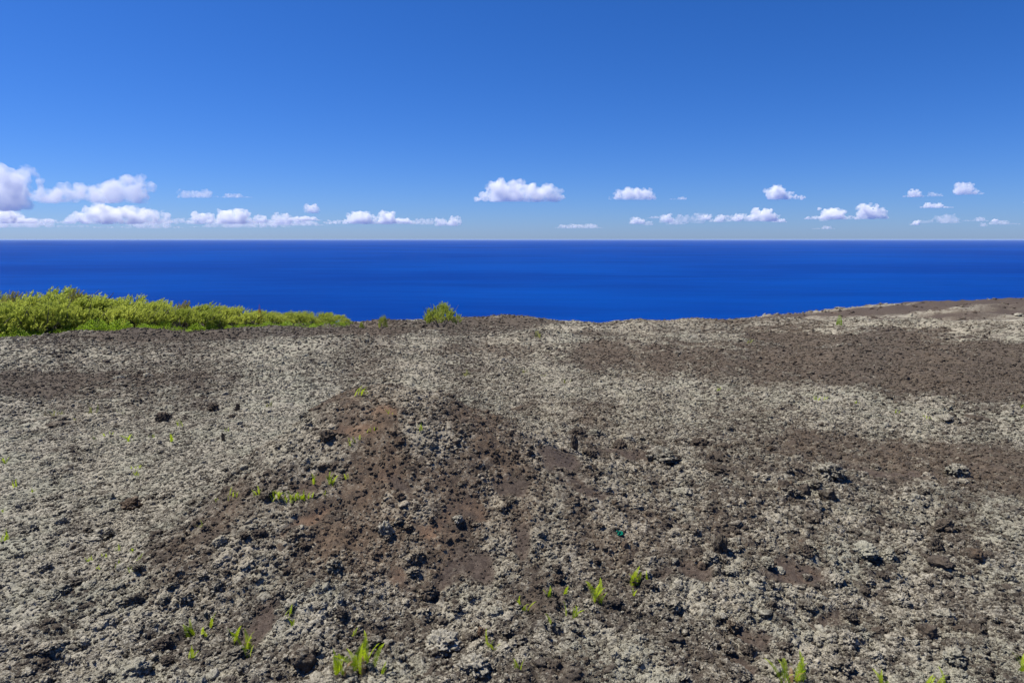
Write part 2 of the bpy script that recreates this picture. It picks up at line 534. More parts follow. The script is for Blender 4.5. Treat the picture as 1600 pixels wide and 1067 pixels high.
def make_cloud(x0, x1, yt, yb, kind, label, seed, lumps=None):
    rn = random.Random(seed)
    el = math.tan(PITCH + math.atan((yb - 533.5) / F_PX)) * -1     # tangent of the base's elevation
    dist = BASE_H / max(el, 0.012)
    cosd = math.cos(PITCH)
    xc = (0.5 * (x0 + x1) - 800) / F_PX * dist * 1.0
    W = (x1 - x0) / F_PX * dist
    H = (yb - yt) / F_PX * dist
    z0 = BASE_H
    vs, fs = [], []
    n = max(5, int(3.2 * W / H) + 3)
    peaks = lumps or [(rn.uniform(.2, .8), rn.uniform(.75, 1.0)) for _ in range(max(1, int(W / H * .8)))]

    def prof(t):
        p = 0.30
        for (c, h) in peaks:
            p = max(p, h * math.exp(-((t - c) / (0.55 * H / W + .03)) ** 2))
        e = min(t, 1 - t) / .10
        return p * min(1, .25 + .75 * e)

    def ball(x, y, z, r, sq=.8):
        k = len(vs)
        vs.append(ICO_V * np.array([r, r, r * sq]) + np.array([x, y, z]))
        fs.append(ICO_F + k * len(ICO_V))
    for i in range(n):
        t = (i + rn.uniform(.2, .8)) / n
        hh = prof(t) * H
        r = max(hh * .5, H * .13)
        ball((t - .5) * W * .94, rn.uniform(-.2, .2) * W * .5, r * .7, r)
        for k in range(9):
            rr = rn.uniform(.10, .24) * hh + H * .025
            a = rn.uniform(0, math.pi)
            ball((t - .5) * W * .94 + math.cos(a) * (r * .9), rn.uniform(-1, 1) * r, max(hh - rr * rn.uniform(.9, 2.6), rr * .3), rr)
    V = np.concatenate(vs)
    Fc = np.concatenate(fs)
    raw = bpy.data.meshes.new('raw')
    raw.from_pydata(V.tolist(), [], Fc.tolist())
    tmp = bpy.data.objects.new('raw', raw)
    COL.objects.link(tmp)
    md = tmp.modifiers.new('r', 'REMESH')
    md.mode = 'VOXEL'
    md.voxel_size = max(H / 22, W / 110)
    dg = bpy.context.evaluated_depsgraph_get()
    me = bpy.data.meshes.new_from_object(tmp.evaluated_get(dg))
    bpy.data.objects.remove(tmp)
    co = np.empty(len(me.vertices) * 3, np.float32)
    nm = np.empty(len(me.vertices) * 3, np.float32)
    me.vertices.foreach_get('co', co)
    me.vertices.foreach_get('normal', nm)
    co = co.reshape(-1, 3)
    nm = nm.reshape(-1, 3)
    q = 1.0 / (H * .22)
    off = Vector((seed * 3.1, seed * 1.7, 0))
    dd = np.array([mnoise.fractal(Vector(c) * q + off, .7, 2.2, 4) for c in co])
    co = co + nm * (dd * H * .11)[:, None]
    co[:, 2] = np.where(co[:, 2] < 0, co[:, 2] * .12, co[:, 2])
    me.vertices.foreach_set('co', co.astype(np.float32).ravel())
    me.update()
    me.materials.clear()
    me.materials.append(cloud_material('cloud_mist', TAU[kind] / H, H, seed))
    o = link_mesh('cumulus_cloud', me)
    o.location = (xc, dist, z0)
    tag(o, label, 'cloud', 'fair weather clouds above the horizon')
    return o


CLOUDS = [
    (-80, 54, 252, 330, 'dense', 'tall white cumulus cut by the left edge, biggest cloud of the sky', [(.3, .8), (.72, 1.0)]),
    (58, 242, 270, 317, 'mid', 'ragged long cloud right of the tall cumulus at the left edge', [(.1, .62), (.36, .7), (.62, .75), (.85, 1.0)]),
    (104, 290, 314, 350, 'dense', 'bright low cloud bank under the ragged long cloud on the left', [(.2, .6), (.38, 1.0), (.6, .85), (.8, .65)]),
    (-30, 108, 321, 349, 'dense', 'low cloud bank below the tall cumulus at the left edge', None),
    (292, 420, 325, 350, 'dense', 'low white cloud strip just right of the bright bank', None),
    (284, 352, 294, 309, 'thin', 'faint veil of cloud above the low cloud strip on the left', None),
    (352, 402, 300, 309, 'thin', 'faintest thin wisp right of the faint cloud veil', None),
    (421, 461, 330, 351, 'mid', 'small round cloud between two low cloud strips', [(.65, 1.0)]),
    (481, 503, 317, 333, 'mid', 'tiny puff floating above the left end of a low strip', [(.5, 1.0)]),
    (507, 606, 327, 350, 'dense', 'low flat-topped cloud strip left of the peaked cloud', None),
    (588, 662, 328, 350, 'dense', 'low cloud with a pointed left peak', [(.28, 1.0), (.6, .5)]),
    (680, 720, 336, 353, 'mid', 'pair of tiny low puffs below the lone bright cumulus', [(.25, .8), (.85, 1.0)]),
    (739, 881, 275, 315, 'dense', 'lone bright white cumulus with two humps, high in mid sky', [(.14, .45), (.36, 1.0), (.54, .7), (.74, .78), (.93, .62)]),
    (947, 1023, 291, 312, 'mid', 'oval white cloud right of the two-humped bright cumulus', [(.3, .9), (.5, 1.0), (.75, .9)]),
    (1040, 1070, 305, 312, 'thin', 'faint pinkish smudge of cloud right of the oval cloud', None),
    (980, 1008, 338, 350, 'mid', 'tiny flat puff low beneath the oval white cloud', [(.35, 1.0), (.7, .7)]),
    (1027, 1049, 333, 348, 'mid', 'tiny puff, first of a row of four low puffs', [(.5, 1.0)]),
    (1055, 1071, 334, 350, 'thin', 'tiny faint puff, second of a row of four low puffs', [(.5, 1.0)]),
    (1077, 1095, 331, 349, 'thin', 'tiny upright puff, third of a row of four low puffs', [(.7, 1.0)]),
    (1102, 1129, 333, 347, 'mid', 'tiny squarish puff, last of a row of four low puffs', None),
    (1130, 1216, 323, 346, 'dense', 'low wedge of cloud right of the row of tiny puffs', [(.25, .55), (.64, 1.0), (.8, .7)]),
    (1191, 1252, 288, 312, 'dense', 'bright cloud with its peak at the left end', [(.12, 1.0), (.4, .6)]),
    (1256, 1336, 322, 343, 'dense', 'low pyramid cloud with trailing tail to the right', [(.4, 1.0), (.5, .9)]),
    (1337, 1379, 317, 342, 'dense', 'slanting cloud descending to the right beside the low pyramid cloud', [(.2, 1.0), (.6, .7)]),
    (1400, 1432, 294, 308, 'mid', 'small round cloud left of a faint flat wisp', [(.5, 1.0)]),
    (1433, 1463, 299, 307, 'thin', 'faint flat wisp between two small round clouds', None),
    (1476, 1522, 283, 304, 'mid', 'small upright cloud, highest on the right', [(.3, 1.0)]),
    (1424, 1479, 314, 325, 'mid', 'thin flat cloud beneath the faint flat wisp', None),
    (1424, 1494, 330, 349, 'thin', 'broken faint low cloud near the horizon on the right', None),
    (1530, 1586, 342, 351, 'thin', 'faint low streak of cloud near the right edge', None),
    (-40, 160, 336, 356, 'thin', 'long hazy veil low at the left edge', None),
    (300, 470, 340, 356, 'thin', 'long faint veil under the low cloud strips', None),
    (150, 300, 340, 357, 'thin', 'hazy veil under the bright low bank on the left', None),
    (410, 520, 343, 353, 'thin', 'faint streak of haze-like cloud between the low strips', None),
    (640, 690, 340, 351, 'thin', 'faint scraps right of the pointed low cloud', None),
    (860, 945, 349, 357, 'thin', 'faint low streak below the gap beside the bright cumulus', None),
    (1262, 1300, 352, 358, 'thin', 'tiny faint streak under the low pyramid cloud', None),
    (1490, 1540, 337, 346, 'thin', 'faint scrap between the broken low cloud and the right edge streak', None),
    (1586, 1640, 308, 317, 'mid', 'small flat cloud cut by the right edge', None),
]
for i, (x0, x1, yt, yb, kd, lab, lumps) in enumerate(CLOUDS):
    make_cloud(x0, x1, yt, yb, kd, lab, i + 1, lumps)

rc = random.Random(9)
for i in range(11):
    x0 = rc.uniform(1000, 1590)
    yb = rc.uniform(340, 356)
    w_, h_ = rc.uniform(10, 34), rc.uniform(5, 11)
    make_cloud(x0, x0 + w_, yb - h_, yb, rc.choice(('thin', 'thin', 'mid')), 'tiny faint cloud scrap low over the horizon on the right', 60 + i)
for i in range(9):
    x0 = rc.uniform(-10, 470)
    yb = rc.uniform(342, 354)
    w_, h_ = rc.uniform(30, 80), rc.uniform(8, 16)
    make_cloud(x0, x0 + w_, yb - h_, yb, rc.choice(('thin', 'mid')), 'small pale scrap merging into the low cloud bank on the left', 80 + i)

# ------------------------------------------------------------------ lava rocks: prototypes
def rock_mesh(name, seed, sub, knob, mat, squash=.75, blocky=0.0):
    bm = bmesh.new()
    bmesh.ops.create_icosphere(bm, subdivisions=sub, radius=1)
    off = Vector((seed * 7.31, seed * 2.17, seed * 5.03))
    for v in bm.verts:
        p = v.co.normalized()
        if blocky:
            q = Vector([math.copysign(abs(c) ** (1 - .45 * blocky), c) for c in p])
            p = q * (1 - .12 * blocky)
        r = 1 + .42 * mnoise.fractal(p * 1.3 + off, .8, 2.0, 3)
        d, _ = mnoise.voronoi(p * 2.2 + off, distance_metric='DISTANCE', exponent=2.5)
        r += knob * .26 * (math.sqrt(max(0, 1 - min(1, (d[0] / .62)) ** 2)) - .5)
        d, _ = mnoise.voronoi(p * 5.0 + off, distance_metric='DISTANCE', exponent=2.5)
        r += knob * .20 * (math.sqrt(max(0, 1 - min(1, (d[0] / .62)) ** 2)) - .5)
        r += .17 * mnoise.fractal(p * 5 + off, .6, 2.2, 4 if sub > 4 else 3)
        v.co = p * r
        v.co.z *= squash
    me = bpy.data.meshes.new(name)
    bm.to_mesh(me)
    bm.free()
    me.polygons.foreach_set('use_smooth', np.ones(len(me.polygons), dtype=bool))
    me.materials.append(mat)
    return me


proto_col = bpy.data.collections.new('rubble_prototypes')     # not linked to the scene: only instanced
N_PROTO = 10
for k in range(N_PROTO):
    o = bpy.data.objects.new('rubble_piece_%02d' % k, rock_mesh('rubble_piece', 11 + k, 4 if k < 6 else 3, 1.1 if k < 6 else .5, M_RUBBLE, .62 + .05 * (k % 4)))
    proto_col.objects.link(o)

# ------------------------------------------------------------------ single rocks
ROCKS = [rock_mesh('lava_rock', 41 + k, 5, .9, M_ROCK, .68 + .06 * (k % 4)) for k in range(7)]
BLOCKS = [rock_mesh('lava_block', 61 + k, 4, .22, M_ROCK, .8, 1.0) for k in range(3)]


def put_rock(px, py, wpx, hpx, me, cov, label, group=None, name='lava_rock', rz=0.0, sink=.35, dep=1.0):
    x, y, z, t = at(px, py)
    z = float(ground(np.array([x]), np.array([y]))[0])
    w = wpx / F_PX * t * .5 * .85
    h = hpx / F_PX * t * .5 * .85
    sink = min(.42, sink + .10)
    o = link_mesh(name, me)
    o.location = (x, y, z + h * (1 - 2 * sink) * .9)
    o.scale = (w, w * dep, h / .75)
    o.rotation_euler = (random.uniform(-.12, .12), random.uniform(-.12, .12), rz)
    o['cover'] = [float(c) for c in cov]
    tag(o, label, 'rock', group)
    return o


random.seed(3)
put_rock(1228, 772, 27, 40, BLOCKS[0], (.12, 1.1, 0), 'rounded tan-brown boulder standing at left of the three-boulder huddle', sink=.25)
put_rock(1255, 772, 26, 36, BLOCKS[1], (.15, .1, 0), 'blue-grey boulder wedged between the tan boulder and the dark one', sink=.3)
put_rock(1293, 778, 30, 34, BLOCKS[2], (.02, .1, 0), 'dark near-black boulder at right of the three-boulder huddle', rz=.5, sink=.3)
put_rock(1297, 745, 40, 36, ROCKS[0], (.85, 0, 0), 'pale lichen-grey boulder behind the dark boulder of the huddle', sink=.2)
put_rock(1033, 718, 54, 30, ROCKS[5], (.5, .05, 0), 'broad blue-grey slab of rock lying mid field behind the mound', rz=.3, sink=.3)
put_rock(897, 705, 12, 36, BLOCKS[0], (.15, .2, 0), 'narrow upright dark rock poking from purple soil on the mound', rz=.4, sink=.1)
put_rock(920, 712, 24, 18, ROCKS[2], (.3, .4, 0), 'low brownish rock beside the narrow upright rock', sink=.2)
put_rock(603, 832, 24, 28, ROCKS[3], (.95, .1, 0), 'knobbly pale lichen rock sitting alone on the brown mound face', sink=.15)
put_rock(716, 815, 16, 14, ROCKS[1], (1.0, 0, 0), 'small whitish stone on brown soil of the mound face', sink=.2)
put_rock(475, 1035, 46, 34, BLOCKS[0], (.05, .45, 0), 'dark purple-brown rock over a black hollow left of the biggest fern', rz=.2, sink=.05)
put_rock(1262, 899, 17, 13, BLOCKS[2], (.75, .2, 0), 'small round pale stone alone on the bare purple soil patch', sink=.1)
put_rock(1218, 888, 18, 9, ROCKS[4], (.85, 0, 0), 'flat pale stone at left end of the bare purple soil patch', sink=.25)
put_rock(1352, 868, 42, 26, ROCKS[5], (.75, .05, 0), 'flat lichened rock with dark undercut right of the purple soil patch', sink=.1)
put_rock(1462, 860, 26, 32, ROCKS[6], (.15, .1, 0), 'dark upright lava knob near the right edge', sink=.15)
put_rock(1470, 890, 40, 22, BLOCKS[1], (.03, .15, 0), 'black lava block below the dark upright knob', rz=.7, sink=.2)
put_rock(1448, 1000, 34, 34, BLOCKS[2], (.2, .35, 0), 'angular grey-brown rock in the right foreground rubble', rz=.3, sink=.15)
put_rock(1475, 962, 34, 26, ROCKS[1], (.9, 0, 0), 'pale cauliflower-like rock behind the angular foreground rock', sink=.2)
put_rock(1526, 880, 24, 22, BLOCKS[0], (.3, 1.0, 0), 'rusty brown boulder near the right edge', rz=.2, sink=.2)
put_rock(1573, 908, 26, 22, ROCKS[2], (.5, .1, 0), 'dark grey rounded rock right of the rusty boulder', sink=.2)
put_rock(1495, 742, 34, 24, ROCKS[3], (.8, .05, 0), 'humped pale rock on the brown soil band on the right', sink=.15)
put_rock(1448, 744, 14, 12, ROCKS[5], (.8, .6, 0), 'small pinkish stone left of the humped pale rock', sink=.2)
put_rock(1325, 1010, 30, 28, ROCKS[6], (.65, .3, 0), 'lichened rock with brown flank in the right foreground', sink=.2)
put_rock(1313, 1048, 40, 30, ROCKS[0], (.7, .35, 0), 'knobbly rock right of the bright fern at the bottom edge', sink=.2)
put_rock(1490, 1035, 36, 30, ROCKS[4], (.75, .1, 0), 'grey cauliflower rock above the ferns at the bottom right', sink=.2)
put_rock(1125, 865, 22, 40, ROCKS[3], (.2, .1, 0), 'dark hollow-sided rock in the rubble right of mid foreground', sink=.2)
put_rock(1068, 770, 34, 18, ROCKS[1], (.6, .3, 0), 'low lichened hump below the blue-grey slab', sink=.25)
put_rock(752, 992, 14, 22, BLOCKS[0], (.1, 1.3, .4), 'small ochre-yellow stone in the foreground rubble', sink=.15)
put_rock(690, 1010, 60, 34, ROCKS[6], (.85, 0, 0), 'big pale lichen clump right of the biggest fern', sink=.25)
put_rock(740, 1045, 54, 36, ROCKS[0], (.9, 0, 0), 'rounded pale lichen clump at the bottom edge centre', sink=.25)
put_rock(88, 665, 26, 9, BLOCKS[1], (.1, .4, 0), 'low dark rock in the pale left field', sink=.2)
put_rock(205, 792, 34, 22, ROCKS[5], (.1, .9, 0), 'rust-brown rock in the pale field left of the mound', sink=.2)
put_rock(255, 655, 24, 20, ROCKS[2], (.05, .4, 0), 'dark brown lump among the ferns of the left field', sink=.15)
put_rock(349, 687, 6, 20, BLOCKS[0], (.02, .2, 0), 'thin black upright stone in the left field', sink=.05)
put_rock(372, 642, 8, 16, BLOCKS[2], (.02, .2, 0), 'small black standing stone behind the thin upright one', sink=.05)
put_rock(333, 640, 18, 14, ROCKS[6], (.05, .3, 0), 'jagged dark lump left of the small black standing stone', sink=.15)
put_rock(340, 925, 24, 26, ROCKS[1], (.5, .1, 0), 'dark-crusted lichen rock left of the purple soil patch on the mound', sink=.2)
put_rock(1525, 658, 34, 12, BLOCKS[0], (.03, .3, 0), 'low black ledge in the pale lichen field on the right', sink=.25)
put_rock(1480, 660, 20, 12, BLOCKS[1], (.4, .05, 0), 'blue-grey low stone left of the black ledge', sink=.2)
put_rock(810, 640, 24, 12, ROCKS[4], (.1, .8, 0), 'brown lump in the middle field beyond the mound', sink=.2)
put_rock(835, 655, 10, 10, BLOCKS[1], (.1, .0, 0), 'tiny blue-black stone right below the brown lump', sink=.2)

def rock_words(x, y, l, br):
    tone = 'pale lichen-covered' if l > .72 else 'rust-brown' if br > .6 else 'grey mottled' if l > .45 else 'dark bare'
    u = 800 + F_PX * x / y
    if y < 7.6:
        zone = ('at the lower left, below the row of fern sprigs' if u < 330 else 'around the biggest foreground fern' if u < 700 else
                'around the central fern row' if u < 1040 else 'between the purple soil patch and the bottom edge' if u < 1330 else 'in the lower right corner rubble')
    else:
        zone = ('in the pale field left of the mound' if u < 330 else 'on the brown mound' if u < 860 else
                'around the blue-grey slab' if u < 1150 else 'around the three-boulder huddle' if u < 1390 else 'near the right edge, mid field')
    return tone + ' lava rock ' + zone, tone + ' rocks ' + zone


GROUPS = [
    (7.6, 'rough lichen-crusted lava rock bedded in the near foreground rubble', 'lava rocks in the near rubble', 150, 5.0, .04, .085),
    (12.5, 'rough lichen-crusted lava rock bedded in rubble around the mound', 'lava rocks around the mound', 110, 7.8, .06, .12),
]
rk = random.Random(12)
for (rmax, lab, grp, cnt, rmin, s0, s1) in GROUPS:
    made = 0
    tries = 0
    while made < cnt and tries < 5000:
        tries += 1
        rr = math.sqrt(rk.uniform(rmin ** 2, rmax ** 2))
        aa = math.radians(rk.uniform(-37, 37))
        x, y = rr * math.sin(aa), rr * math.cos(aa)
        l, br, so = [float(q[0]) for q in cover(np.array([x]), np.array([y]))]
        if so > .3 or rk.random() > .3 + l:
            continue
        on_mound = y > 6.5 and float(mound_t(np.array([x]), np.array([y]))[0]) > -.2 and x < 1.5
        if on_mound and rk.random() < .7:
            continue
        s = s0 + (s1 - s0) * rk.random() ** 2.2
        z = float(ground(np.array([x]), np.array([y]))[0])
        o = link_mesh('lava_rock', rk.choice(ROCKS))
        o.location = (x, y, z + s * .12)
        o.scale = (s * rk.uniform(.8, 1.25), s * rk.uniform(.8, 1.2), s * rk.uniform(.7, 1.1))
        o.rotation_euler = (rk.uniform(-.3, .3), rk.uniform(-.3, .3), rk.uniform(0, 6.28))
        o['cover'] = [min(1, max(0, l + rk.gauss(0, .2))), min(1.2, max(0, br + rk.gauss(0, .15))), 0.0]
        lab, grp = rock_words(x, y, o['cover'][0], o['cover'][1])
        tag(o, lab, 'rock', grp)
        made += 1

# ------------------------------------------------------------------ leaves
def leaf_material(name, c0, c1, trans=.35, rough=.55, by='rand'):
    m, nt, out = new_mat(name)
    b = NB(nt)
    geo = b.n('ShaderNodeNewGeometry')
    oi = b.n('ShaderNodeObjectInfo')
    n1 = b.noise(geo.outputs['Position'], 3.0, 2.0)
    f = b.math('ADD', b.math('MULTIPLY', geo.outputs['Random Per Island'], .45), b.math('MULTIPLY', oi.outputs['Random'], .40))
    f = b.math('ADD', f, b.math('MULTIPLY', b.math('SUBTRACT', n1, .4), .8), True)
    col = b.mix(f, c0, c1)
    d = b.n('ShaderNodeBsdfPrincipled')
    b.link(col, d.inputs['Base Color'])
    d.inputs['Roughness'].default_value = rough
    d.inputs['Specular IOR Level'].default_value = .25
    t = b.n('ShaderNodeBsdfTranslucent')
    b.link(col, t.inputs[0])
    mx = b.n('ShaderNodeMixShader')
    mx.inputs[0].default_value = trans
    b.link(d.outputs[0], mx.inputs[1])
    b.link(t.outputs[0], mx.inputs[2])
    b.link(mx.outputs[0], out.inputs[0])
    return m


M_FERN = leaf_material('fern_leaf', (0.36, 0.50, 0.010), (0.60, 0.70, 0.025), .5)
M_FERN_PALE = leaf_material('fern_leaf_dry', (0.30, 0.32, 0.06), (0.45, 0.45, 0.12), .35)
M_FERN_DEAD = leaf_material('fern_leaf_dead', (0.16, 0.09, 0.04), (0.32, 0.20, 0.09), .2)
M_NEEDLE = leaf_material('casuarina_needles', (0.22, 0.285, 0.035), (0.60, 0.63, 0.12), .6)
M_NEEDLE_DRY = leaf_material('casuarina_dry_tips', (0.24, 0.25, 0.06), (0.42, 0.36, 0.11), .4)
M_BROAD = leaf_material('broad_leaf', (0.22, 0.36, 0.022), (0.48, 0.62, 0.06), .45)
M_RED = leaf_material('red_leaf', (0.35, 0.06, 0.02), (0.5, 0.14, 0.04), .3)
m_bark, nt, out = new_mat('bark')
b = NB(nt)
geo = b.n('ShaderNodeNewGeometry')
bs = b.n('ShaderNodeBsdfPrincipled')
b.link(b.mix(b.noise(geo.outputs['Position'], 14, 3), (.10, .075, .055), (.24, .20, .16)), bs.inputs['Base Color'])
bs.inputs['Roughness'].default_value = .9
b.link(bs.outputs[0], out.inputs[0])


# fern frond: a rachis with pairs of narrow leaflets; 1 m long, base at the origin, arching towards +Y
def frond_mesh(name, seed, arch, curl, mat):
    rn = random.Random(seed)
    V, Fs = [], []
    n = 26
    p = Vector((0, 0, 0))
    th = 0.12
    side0 = rn.uniform(-.2, .2)
    path = []
    for i in range(n + 1):
        t = i / n
        th = .10 + arch * t ** 1.6 + curl * max(0, t - .75) * 4
        d = Vector((side0 * t, math.sin(th), math.cos(th))).normalized()
        path.append((p.copy(), d))
        p = p + d / n
    # rachis strip, crossed so that it has body
    for ax in (Vector((1, 0, 0)), Vector((0, 1, 0))):
        k = len(V)
        for i in range(0, n + 1, 2):
            q, d = path[i]
            w = .010 * (1 - .7 * i / n)
            a = ax - d * ax.dot(d)
            V += [q - a * w, q + a * w]
        m_ = (n // 2)
        for i in range(m_):
            Fs.append((k + 2 * i, k + 2 * i + 1, k + 2 * i + 3, k + 2 * i + 2))
    for i in range(3, n):
        t = i / n
        q, d = path[i]
        L = .090 * (math.sin(math.pi * min(1, (t * .93 + .12))) ** .6) * (1.15 - .5 * t) + .012
        nrm = Vector((0, 0, 1)) if abs(d.z) < .9 else Vector((0, -1, 0))
        lat = Vector((1, 0, 0)) - d * d.x
        up = lat.cross(d)
        for s in (-1, 1):
            o_ = rn.uniform(.9, 1.1)
            ax = (lat * s + d * .25 + up * rn.uniform(.05, .35)).normalized() * L * o_
            wv = d * .0150
            k = len(V)
            V += [q - wv * .8, q + wv * .8, q + ax * .55 + wv * .95, q + ax, q + ax * .55 - wv * .8]
            Fs.append((k, k + 4, k + 3, k + 2, k + 1))
    me = bpy.data.meshes.new(name)
    me.from_pydata([v[:] for v in V], [], Fs)
    me.materials.append(mat)
    return me


FRONDS = [frond_mesh('fern_frond', k, .45 + .16 * (k % 4), (0, .25, .5)[k % 3], M_FERN) for k in range(7)]
FRONDS_PALE = [frond_mesh('dry_frond', 20 + k, .5 + .2 * k, .2, M_FERN_PALE) for k in range(3)]


FRONDS_DEAD = [frond_mesh('dead_frond', 30 + k, 1.5 + .2 * k, .3, M_FERN_DEAD) for k in range(2)]
FERN_SPOTS = []


def fern(px, py, hpx, n, label, spread_px=6, group=None, pale=False, seed=None, tilt=.35, name='sword_fern', bend=None):
    rn = random.Random(seed if seed is not None else int(px * 13 + py * 7))
    x, y, z, t = at(px, py)
    h = hpx / F_PX * t * .95 + .025
    sp = spread_px / F_PX * t
    z = float(ground(np.array([x]), np.array([y]))[0])
    root = bpy.data.objects.new(name, None)
    root.empty_display_size = .1
    FERN_SPOTS.append((x, y, sp + .07))
    COL.objects.link(root)
    root.location = (x, y, z)
    tag(root, label, 'fern', group)
    n = n + (n + 1) // 3
    for i in range(n):
        dead = n >= 6 and i % 5 == 4
        o = link_mesh('frond', rn.choice(FRONDS_DEAD if dead else FRONDS_PALE if pale else FRONDS), None, root)
        ox, oy = rn.uniform(-1, 1) * sp, rn.uniform(-.6, .6) * sp
        oz = float(ground(np.array([x + ox]), np.array([y + oy]))[0]) - z
        o.location = (ox, oy, oz - .01)
        s = h * rn.uniform(.62, 1.08) * (.7 if dead else 1)
        o.scale = (s * rn.uniform(1.1, 1.45), s, s)
        o.rotation_euler = (rn.uniform(-tilt, tilt * .6), rn.uniform(-tilt, tilt), rn.uniform(0, 6.28) if bend is None else bend + rn.uniform(-.7, .7))
    return root


FG = 'bright green sword ferns sprouting from the lava'
FERNS = [
    # x, base y, height px, fronds, spread px, label
    (533, 1058, 44, 5, 9, 'tall left half of the biggest foreground fern pair, bright green upright fronds'),
    (565, 1050, 46, 9, 20, 'biggest foreground fern with a fan of bright fronds beside the dark hollow'),
    (597, 1056, 24, 2, 4, 'small two-frond fern at right of the biggest foreground fern'),
    (376, 1010, 36, 6, 15, 'leaning fern of several fronds below the purple soil patch on the mound'),
    (385, 1024, 24, 2, 6, 'short fern pair just below the leaning several-frond fern'),
    (310, 990, 30, 4, 14, 'thin fern left of the leaning several-frond fern'),
    (330, 978, 20, 2, 3, 'single slim fern tuft between the thin fern and the leaning fern'),
    (301, 1032, 22, 3, 6, 'low fern tuft near the bottom left, below the thin fern'),
    (448, 968, 18, 3, 10, 'small fern of slanting fronds left of centre, on the mound foot'),
    (458, 982, 18, 2, 4, 'stubby bright fern under the slanting small fern'),
    (553, 992, 10, 2, 3, 'tiny fern sprig above the biggest foreground fern'),
    (770, 1012, 26, 3, 7, 'thin fern right of the ochre stone in the foreground'),
    (810, 1048, 24, 3, 7, 'small fern at the bottom edge near the picture centre'),
    (820, 955, 24, 5, 9, 'fan-shaped little fern at left end of the central fern row'),
    (858, 936, 22, 3, 7, 'little fern second from left in the central fern row'),
    (883, 932, 16, 2, 3, 'slim sprig behind the middle of the central fern row'),
    (893, 964, 26, 4, 12, 'low fern of upright fronds in the middle of the central fern row'),
    (862, 985, 18, 1, 2, 'single yellowish frond below the central fern row'),
    (933, 942, 38, 5, 7, 'tallest forked bright fern in the central fern row'),
    (992, 912, 32, 5, 7, 'bright fern behind and right of the tallest forked fern'),
    (1013, 912, 18, 1, 2, 'single upright frond right of the bright fern in mid foreground'),
    (988, 936, 14, 2, 3, 'tiny sprig in front of the bright fern in mid foreground'),
    (1240, 1072, 46, 8, 16, 'spreading bright fern cut by the bottom edge right of centre'),
    (1380, 1068, 36, 2, 5, 'slender two-frond fern near the bottom edge, between two brighter ferns'),
    (1462, 1078, 30, 7, 20, 'low wide fern cut by the bottom edge on the right'),
    (1597, 1052, 34, 3, 5, 'fern cut by the right edge near the bottom corner'),
    # the mound ledge
    (404, 770, 14, 4, 7, 'small fern left of the bright fern mat on the mound ledge'),
    (363, 776, 14, 5, 9, 'fern tuft on the mound shoulder, left of the bright fern mat'),
    (340, 782, 8, 2, 5, 'tiny dark fern on the far left shoulder of the mound'),
    (492, 752, 22, 2, 2, 'slim upright fern behind the bright fern mat'),
    (519, 756, 22, 4, 4, 'bright upright fern right behind the fern mat'),
    (541, 750, 14, 2, 3, 'faint small fern right of the bright upright fern behind the mat'),
    (508, 776, 8, 2, 3, 'tiny sprig at right end of the bright fern mat'),
    (314, 820, 12, 2, 3, 'single small fern on the left flank of the mound below its shoulder'),
    # middle distance
    (563, 616, 16, 7, 11, 'pale green fern clump in the field beyond the mound'),
    (658, 678, 12, 3, 3, 'small bright fern on the ridge behind the mound'),
    (588, 668, 8, 4, 14, 'sparse ferns on the tan strip behind the mound'),
    (553, 690, 10, 5, 12, 'fern patch at lower end of the tan strip behind the mound'),
    (610, 645, 8, 3, 6, 'small fern at upper end of the tan strip behind the mound'),
    (270, 690, 14, 4, 5, 'bright small fern right of the dark brown lump in the left field'),
    (283, 664, 12, 5, 9, 'pale green fern behind the dark brown lump in the left field'),
    (204, 688, 20, 4, 6, 'upright bright fern left of the dark brown lump in the left field'),
    (8, 722, 12, 4, 5, 'small fern at the left edge, higher of two'),
    (26, 760, 14, 4, 5, 'small bright fern near the left edge below its higher neighbour'),
    (8, 848, 18, 5, 7, 'bright fern cut by the left edge beside a dark hollow'),
    (142, 882, 12, 4, 5, 'bright little fern at left end of the row left of the mound'),
]
for (px, py, h, n, sp, lab) in FERNS:
    fern(px, py, h, n, lab, sp, FG)
for k, px in enumerate((432, 443, 455, 467, 480)):
    fern(px, 781 - (k % 2) * 2, 13, 9, 'one of the crowded ferns forming the bright mat on the mound ledge', 7, 'ferns of the bright mat on the mound')
for (px, py, h) in ((163, 876, 9), (183, 864, 10), (184, 884, 9), (205, 869, 8), (216, 873, 8), (206, 897, 10), (153, 891, 6)):
    fern(px, py, h, 3, 'tiny fern sprig in the short row on the field left of the mound', 4, 'fern sprigs in the row left of the mound')
for (px, py, h) in ((150, 685, 6), (162, 680, 7), (173, 676, 7), (238, 683, 6), (208, 730, 8), (219, 730, 7), (213, 745, 8), (52, 766, 6), (3, 800, 6), (355, 673, 6)):
    fern(px, py, h, 3, 'tiny fern sprig scattered in the pale left field', 4, 'fern sprigs in the pale left field')
for (px, py, h) in ((78, 650, 12), (95, 648, 8), (146, 645, 16), (120, 655, 8), (187, 644, 6), (419, 636, 12)):
    fern(px, py, h, 4, 'straw-green dry fern tuft in the far left field', 6, 'dry fern tufts in the far left field', pale=True)
for (px, py, h) in ((1275, 627, 7), (1290, 624, 6), (1338, 632, 5), (1402, 648, 8), (1444, 652, 6), (1452, 655, 6), (1121, 612, 7), (1596, 640, 8)):
    fern(px, py, h, 4, 'tiny yellow-green fern in the pale lichen field on the right', 4, 'fern sprigs in the pale right field')
for (px, py, h) in ((729, 588, 14), (820, 583, 7), (849, 590, 6), (886, 600, 10), (842, 528, 12), (1170, 536, 8)):
    fern(px, py, h, 5, 'straw-green plant tuft in the far middle field', 5, 'dry tufts in the far middle field', pale=True)

# ------------------------------------------------------------------ loose rubble over the whole field
rs = np.random.RandomState(5)


